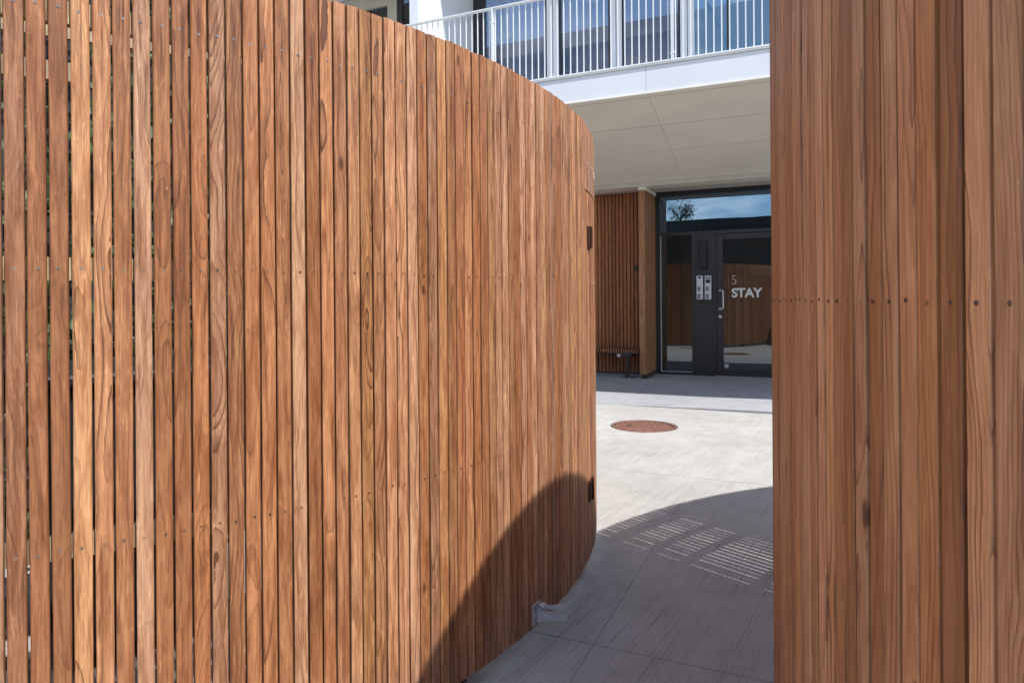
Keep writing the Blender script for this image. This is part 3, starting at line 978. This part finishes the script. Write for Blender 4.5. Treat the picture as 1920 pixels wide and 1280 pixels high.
# light aluminium bead round the side light
bd = MB()
bd.box(-2.099, -2.088, ND + 0.004, ND + 0.02, 0.05, 2.13); bd.box(-2.086, -1.632, ND + 0.004, ND + 0.02, 0.047, 0.057)
bd.build('glazing_bead', M['drip'], DS)
dpart('side_light', M['glass'], -2.085, -1.629, 0.060, 2.132, ND + 0.030, ND + 0.036, 0)
dpart('transom_light', M['skyglass'], -2.100, -0.101, 2.187, 2.761, ND + 0.030, ND + 0.036, 0)
dpart('far_window', M['glass'], -0.028, DR, 0.05, 2.761, ND + 0.030, ND + 0.036, 0)
# door leaf: four stiles and rails round the glass
dpart('door_leaf', M['black'], -1.257, -1.172, 0.02, 2.128, ND + 0.006, ND + 0.055)
dpart('door_leaf', M['black'], -0.185, -0.105, 0.02, 2.128, ND + 0.006, ND + 0.055)
dpart('door_leaf', M['black'], -1.170, -0.187, 2.048, 2.128, ND + 0.006, ND + 0.055)
dpart('door_leaf', M['black'], -1.170, -0.187, 0.02, 0.095, ND + 0.006, ND + 0.055)
dpart('door_glass', M['glass'], -1.171, -0.186, 0.097, 2.046, ND + 0.028, ND + 0.034, 0)
# lobby behind the glass
bpart('lobby_wall', M['greyint'], -3.0, 1.2, 12.6, 12.7, 0.0, 3.0)
bpart('lobby_wall', M['greyint'], -2.35, -2.16, ND + 0.07, 12.58, 0.0, 3.0)
bpart('lobby_wall', M['cladding'], 0.70, 0.80, ND + 0.07, 12.58, 0.0, 3.0)
bpart('lobby_ceiling', M['greyint'], -3.0, 1.2, ND + 0.12, 12.7, 3.01, 3.05)
bpart('lobby_floor', M['darkint'], -3.0, 1.2, ND + 0.07, 12.7, -0.02, 0.012)
bpart('outer_wall', M['white'], DR + 0.002, A1, ND, ND + 0.3, 0.0, 2.80)
bpart('outer_wall', M['white'], A0, SW0 - 0.002, ND, ND + 0.3, 0.0, 2.80)

# wall lamp and intercoms on the side panel
m = MB(); m.box(-1.512, -1.395, ND - 0.085, ND - 0.001, 1.625, 2.018)
wl = bevel(m.build('wall_lamp', M['blackmat'], None), 0.006, 2)
wl.rotation_euler = (0, 0, BROT)
tag(wl, 'tall black wall lamp above the two silver intercom plates', 'wall lamp')


def intercom(x0, x1, label, camera):
    root = empty('intercom', bp((x0 + x1) / 2, ND, 1.155), BROT)
    tag(root, label, 'intercom', 'intercom plates beside the door')
    w = (x1 - x0) / 2
    m = MB(); m.box(-w - 0.016, w + 0.016, -0.012, -0.002, -0.016, 0.376)
    m.build('back_box', M['blackmat'], root)
    m = MB(); m.box(-w, w, -0.018, -0.0125, 0.0, 0.358)
    bevel(m.build('face_plate', M['plate'], root), 0.002, 1)
    if camera:
        m = MB(); m.box(-w * 0.72, w * 0.70, -0.0205, -0.0185, 0.245, 0.342)
        m.build('camera_window', M['blackmat'], root)
        m = MB()
        n = 20; vs = []
        for r_ in (0.014, 0.025):
            for q in range(n): vs.append((r_ * cos(2 * pi * q / n), -0.0225, 0.315 + r_ * sin(2 * pi * q / n)))
        m.add(vs, [(q, (q + 1) % n, n + (q + 1) % n, n + q) for q in range(n)])
        m.build('lens_ring', M['plate'], root)
    else:
        m = MB(); m.box(-w * 0.52, w * 0.45, -0.0205, -0.0185, 0.318, 0.342)
        m.build('display', M['blackmat'], root)
    for zz in (0.175, 0.151, 0.127, 0.063, 0.039, 0.015):
        m = MB(); m.box(-w * 0.72, w * 0.26, -0.0215, -0.0185, zz, zz + 0.0145)
        m.build('button', M['blackmat'], root)
        m = MB(); m.box(w * 0.42, w * 0.72, -0.0200, -0.0185, zz + 0.004, zz + 0.009)
        m.build('name_mark', M['drip'], root)


intercom(-1.553, -1.459, 'left silver intercom plate with small display at its top', False)
intercom(-1.432, -1.337, 'right silver intercom plate with round camera lens at its top', True)

# pull handle, lock and lettering on the door
hd = empty('door_handle', (0, 0, 0)); hd.parent = DS
m = MB()
m.tube([(-1.214, ND + 0.004, 1.283), (-1.214, ND - 0.045, 1.283), (-1.20, ND - 0.055, 1.283), (-1.172, ND - 0.055, 1.283), (-1.163, ND - 0.055, 1.270),
        (-1.163, ND - 0.055, 1.150), (-1.163, ND - 0.055, 1.030), (-1.172, ND - 0.055, 1.012), (-1.20, ND - 0.055, 1.010), (-1.214, ND - 0.045, 1.010), (-1.214, ND + 0.004, 1.010)], 0.0105, 10)
m.cyl((-1.214, ND + 0.004, 1.010), (0, -1, 0), 0.022, 0.008, 16)
m.cyl((-1.214, ND + 0.004, 1.283), (0, -1, 0), 0.018, 0.008, 16)
m.build('grip', M['steel'], hd, smooth=False)
m = MB(); m.cyl((-1.213, ND + 0.005, 0.897), (0, -1, 0), 0.024, 0.009, 18); m.cyl((-1.213, ND - 0.004, 0.897), (0, -1, 0), 0.009, 0.006, 12)
m.build('lock_cylinder', M['steel'], hd)


def text(name, s, size_w, x, z, mat, bold=0.0, parent=None, sx=1.0, height=None, spacing=1.0):
    cu = bpy.data.curves.new(name, 'FONT')
    cu.body = s; cu.size = 0.2; cu.offset = bold; cu.extrude = 0.0006; cu.space_character = spacing
    cu.resolution_u = 6
    tmp = bpy.data.objects.new('tmp', cu)
    COL.objects.link(tmp)
    dg = bpy.context.evaluated_depsgraph_get()
    me = bpy.data.meshes.new_from_object(tmp.evaluated_get(dg))
    bpy.data.objects.remove(tmp)
    xs = [v.co.x for v in me.vertices]; ys = [v.co.y for v in me.vertices]
    kx = size_w / (max(xs) - min(xs)); ky = height / (max(ys) - min(ys))
    x0, y0 = min(xs), min(ys)
    for v in me.vertices:
        a = (v.co.x - x0) * kx; b = (v.co.y - y0) * ky; c = v.co.z
        v.co = (a, -c, b)
    me.materials.clear(); me.materials.append(mat)
    return link(name, me, None, parent, (x, ND + 0.0265, z))


text('numeral', '5', 0.068, -1.051, 1.379, M['letterthin'], -0.004, DS, height=0.128)
text('lettering', 'STAY', 0.432, -1.051, 1.180, M['letter'], 0.006, DS, height=0.140, spacing=0.98)
# row of tiny print under the name, too small to read
m = MB()
for i in range(8):
    x = -1.046 + i * 0.0515
    m.box(x, x + 0.004, ND + 0.0255, ND + 0.0268, 1.146, 1.160); m.box(x + 0.004, x + 0.016, ND + 0.0255, ND + 0.0268, 1.157, 1.160)
m.build('small_print', M['letterfaint'], DS)
m = MB(); m.box(-1.155, -1.105, ND + 0.0255, ND + 0.0268, 0.135, 0.185)
m.build('sticker', M['sticker'], DS)
m = MB(); m.box(-1.140, -1.122, ND + 0.0240, ND + 0.0254, 0.150, 0.168)
m.build('sticker_mark', M['blackmat'], DS)

# bench against the slatted wall
bn = empty('bench', bp(-3.9, 9.70, 0), BROT)
tag(bn, 'low slatted wooden bench with a dark steel leg against the slatted wall', 'bench')
x_end = 1.60
bw = []
for q in range(3):
    m = MB(); m.bevbox(-0.011, 0.011, 0.0, 0.33, 0.0, 0.050, 0.002)
    me = m.mesh('seat_slat'); me.materials.append(M['jamb'] if q == 1 else M['cladding']); bw.append(me)
for i in range(62):
    link('seat_slat', bw[(i * 7 + (i % 5)) % 3], None, bn, (x_end - 0.016 - i * 0.0395, 0.002, 0.372))
m = MB(); m.box(-0.9, x_end, 0.010, 0.32, 0.358, 0.3705)
m.build('seat_frame', M['black'], bn)
for x in (1.43, -0.6):
    m = MB(); m.box(x - 0.025, x + 0.02, 0.05, 0.09, 0.004, 0.315)
    lg = bevel(m.build('leg', M['black'], bn), 0.003, 1)
    m = MB(); m.box(x - 0.10, x + 0.06, 0.02, 0.30, 0.316, 0.357)
    m.build('bracket', M['black'], lg)
    m = MB(); m.box(x - 0.09, x + 0.07, -0.01, 0.14, 0.0061, 0.012)
    m.build('foot_plate', M['black'], lg)
    m = MB()
    for bx in (-0.07, -0.045, 0.03, 0.05): m.cyl((x + bx, 0.01, 0.012), (0, 0, 1), 0.009, 0.010, 8)
    m.build('bolt_heads', M['screw'], lg)
m = MB(); m.box(1.285, 1.330, 0.000, 0.008, 0.312, 0.356)
m.build('tag_plate', M['sticker'], bn)
m = MB(); m.box(1.301, 1.311, -0.0015, -0.0002, 0.330, 0.350)
m.build('tag_mark', M['blackmat'], bn)
# small socket on the slatted wall
m = MB(); m.box(-2.425, -2.385, SWN - 0.012, SWN - 0.001, 1.60, 1.67)
so = m.build('bell_push', M['blackmat'], None); so.rotation_euler = (0, 0, BROT)
tag(so, 'small black push button on the slatted wall by the end wall', 'push button')

# ---- upper floor behind the balcony
WN = 9.30
UT = 7.2
FLR = 3.75
# divider wall between the balconies
m = MB(); m.box(-4.92, -4.80, 7.70, WN + 0.1, FLR, UT); m.build('divider_wall', M['white'], B)
for (n0, n1) in ((7.70, 8.88), (8.884, 9.20), (9.204, WN + 0.10)):
    bpart('divider_panel', M['white'], -4.798, -4.785, n0, n1, FLR, UT)
# upper slab that shades the glass
bpart('upper_slab', M['white'], A0, A1, 8.10, WN + 0.3, 6.30, 6.55)
# window bays
bays = [(-4.60, -3.535), (-3.355, -2.567), (-2.404, -1.583)]
bpart('window_post', M['black'], -4.784, -4.602, WN + 0.02, WN + 0.10, FLR, 6.29)
for x0, x1 in ((-3.535, -3.355), (-2.567, -2.404), (-1.583, -1.401)):
    mid = (x0 + x1) / 2
    bpart('window_post', M['white'], x0, mid - 0.004, WN - 0.03, WN + 0.06, FLR, 6.29, bev=0.003)
    bpart('window_post', M['white'], mid + 0.004, x1, WN - 0.015, WN + 0.06, FLR, 6.29, bev=0.003)
    bpart('window_post_seal', M['gap'], mid - 0.0035, mid + 0.0035, WN + 0.0, WN + 0.03, FLR, 6.29)
for x0, x1 in bays:
    fr = bpart('window_frame', M['black'], x0 + 0.001, x0 + 0.035, WN, WN + 0.05, FLR, 6.29)
    m = MB(); m.box(x1 - 0.035, x1 - 0.001, WN, WN + 0.05, FLR, 6.29); m.build('stile', M['black'], fr)
    m = MB(); m.box(x0 + 0.036, x1 - 0.036, WN + 0.02, WN + 0.026, FLR, 6.29); m.build('pane', M['winglass'], fr)
bpart('window_pane', M['tealglass'], -1.400, -0.98, WN + 0.02, WN + 0.026, FLR, 6.29)
bpart('window_post', M['black'], -0.979, -0.935, WN, WN + 0.05, FLR, 6.29)
bpart('window_pane', M['tealglass'], -0.934, 1.6, WN + 0.02, WN + 0.026, FLR, 6.29)
bpart('upper_wall', M['white'], 1.602, A1, WN, WN + 0.3, FLR, 6.29)
# rooms behind
bpart('room_wall', M['greyint'], A0, A1, 12.2, 12.3, FLR, 6.3)
bpart('room_floor', M['darkint'], A0, A1, WN + 0.2, 12.2, FLR - 0.1, FLR)
bpart('dark_band_panel', M['bandpanel'], -4.55, -1.60, 9.50, 9.52, FLR, 4.88)  # dark panel and edge forming the dark lower band in the panes
bpart('dark_band_edge', M['black'], -4.55, -1.60, 9.488, 9.53, 4.882, 4.94)
m = MB()      # a stair or blind seen slanting behind the teal glass
m.tube([(-1.30, 9.75, 5.35), (-1.02, 9.65, 4.75), (-0.99, 9.62, 4.65)], 0.03, 6)
m.build('stair_rail', M['drip'], B)
# neighbour bay, left of the divider
bpart('upper_wall', M['cream'], A0, -8.2, WN, WN + 0.2, FLR, 6.29)
wf = bpart('window_frame', M['cream'], -8.19, -7.9, WN - 0.02, WN + 0.05, FLR, 6.285)
for nm_, x0, x1, z0, z1 in (('head', -7.89, -6.18, 6.07, 6.285), ('stile', -6.36, -6.18, FLR, 6.068), ('sill', -7.89, -6.365, FLR, 3.95)):
    m = MB(); m.box(x0, x1, WN - 0.02, WN + 0.05, z0, z1); m.build(nm_, M['cream'], wf)
m = MB(); m.box(-7.89, -6.365, WN + 0.03, WN + 0.036, 3.955, 6.065); m.build('pane', M['darkglass'], wf)
bpart('window_frame', M['black'], -6.178, -6.08, WN + 0.0, WN + 0.05, FLR, 6.29)
wd = bpart('window_pane', M['darkglass'], -6.078, -4.93, WN + 0.02, WN + 0.026, FLR, 6.29)
bpart('room_partition', M['darkint'], -8.2, -4.9, WN + 0.5, WN + 0.55, FLR, 6.3)

# balcony railing
RL = empty('railing', (0, 0, 0)); RL.parent = B
RN = 7.40
ZR0, ZR1 = 3.800, 4.745
m = MB(); m.box(A0, 3.0, RN - 0.028, RN + 0.028, ZR1, ZR1 + 0.014); m.build('top_rail', M['rail_white'], RL)
m = MB(); m.box(A0, 3.0, RN - 0.020, RN + 0.020, ZR0 - 0.012, ZR0); m.build('bottom_rail', M['rail_white'], RL)
bs = MB(); bs.bevbox(-0.0062, 0.0062, -0.0062, 0.0062, 0, ZR1 - ZR0, 0.0015)
bme = bs.mesh('baluster'); bme.materials.append(M['rail_white'])
posts = [-1.355 + 2.18 * q for q in range(-4, 3)]
pm = MB(); pm.box(-0.0075, 0.0075, -0.028, 0.028, 0, ZR1 - FLR - 0.002); pm.box(0.010, 0.0175, -0.028, 0.028, 0, ZR1 - FLR - 0.002)
pme = pm.mesh('post'); pme.materials.append(M['rail_white'])
cme = None
for px in posts:
    p_ = link('post', pme, None, RL, (px, RN, FLR + 0.001))
    m = MB()
    for z in (0.12, 0.83): m.cyl((-0.018, -0.010, z), (1, 0, 0), 0.011, 0.046, 8)
    m.build('bolt', M['rail_white'], p_)
x = -10.9
sp_ = 2.18 / 27
for q in range(-60, 56):
    x = -1.355 + (q + 0.5) * sp_
    if x < A0 + 0.05 or x > 2.95: continue
    link('baluster', bme, None, RL, (x, RN, ZR0))
m = MB(); m.box(-2.79, -2.75, 7.55, 7.60, FLR, 3.86); m.box(-2.80, -2.74, 7.545, 7.605, 3.861, 3.89)
so = m.build('outlet_box', M['rail_white'], B)

# ------------------------------------------------------------------ the other side of the court (seen mirrored in the glass)
OB = empty('row_building', bp(-2.0, -20.0, 0), BROT)
tag(OB, 'low dark flat-roofed building across the court, mirrored in the entrance glass', 'building')
m = MB(); m.box(-16, 16, -7, 0, 0, 5.2); m.build('wall', M['opp'], OB)
m = MB(); m.box(-16.2, 16.2, -7.2, 0.2, 5.202, 5.75); m.build('roof_edge', M['blackmat'], OB)
m = MB(); m.box(1.0, 1.9, -2.0, -1.2, 5.752, 6.55); m.build('chimney', M['opp'], OB)
for i in range(9):
    x = -14 + i * 3.4
    m = MB(); m.box(x, x + 1.4, 0.002, 0.05, 1.0, 2.6)
    w_ = m.build('window', M['cream'], OB)
    m = MB(); m.box(x + 0.08, x + 1.32, 0.052, 0.06, 1.08, 2.52); m.build('pane', M['darkint'], w_)

tr = empty('young_tree', (-6.0, -2.6, 0))
tag(tr, 'young leafy tree behind the viewer, mirrored in the transom glass', 'tree')
r = random.Random(5)
m = MB(); m.tube([(0, 0, 0), (0.03, 0.02, 1.2), (-0.02, 0.05, 2.4), (0.05, 0, 3.6), (0.1, 0.05, 4.7)], [0.07, 0.06, 0.045, 0.03, 0.01])
tips = []
for i in range(16):
    z = r.uniform(1.7, 4.2); t = r.uniform(0, 6.28); L_ = r.uniform(0.7, 1.4) * (1.15 - z / 6)
    p0 = Vector((0, 0.02, z)); p1 = p0 + Vector((cos(t) * L_ * 0.5, sin(t) * L_ * 0.5, L_ * 0.4)); p2 = p0 + Vector((cos(t) * L_, sin(t) * L_, L_ * 0.95))
    m.tube([p0, p1, p2], [0.022, 0.014, 0.005], 5); tips.append((p1, p2))
m.build('trunk', M['bark'], tr, smooth=True)
m = MB()
for p1, p2 in tips + [(Vector((0, 0, 3.4)), Vector((0.1, 0, 4.9)))]:
    for i in range(150):
        f_ = r.random(); c = p1.lerp(p2, f_) + Vector((r.gauss(0, 0.13), r.gauss(0, 0.13), r.gauss(0, 0.13)))
        s_ = r.uniform(0.03, 0.06)
        q = Matrix.Rotation(r.uniform(0, 6.28), 3, 'Z') @ Matrix.Rotation(r.uniform(-1.3, 1.3), 3, 'X')
        m.add([c + q @ (Vector(p) * s_) for p in ((-0.5, 0, 0), (0, -1, 0.1), (0.5, 0, 0), (0, 1, 0.1))], [(0, 1, 2, 3)])
me = m.mesh('foliage', fix=False)
o = link('crown', me, M['leaf'], tr); tag(o, kind='stuff')
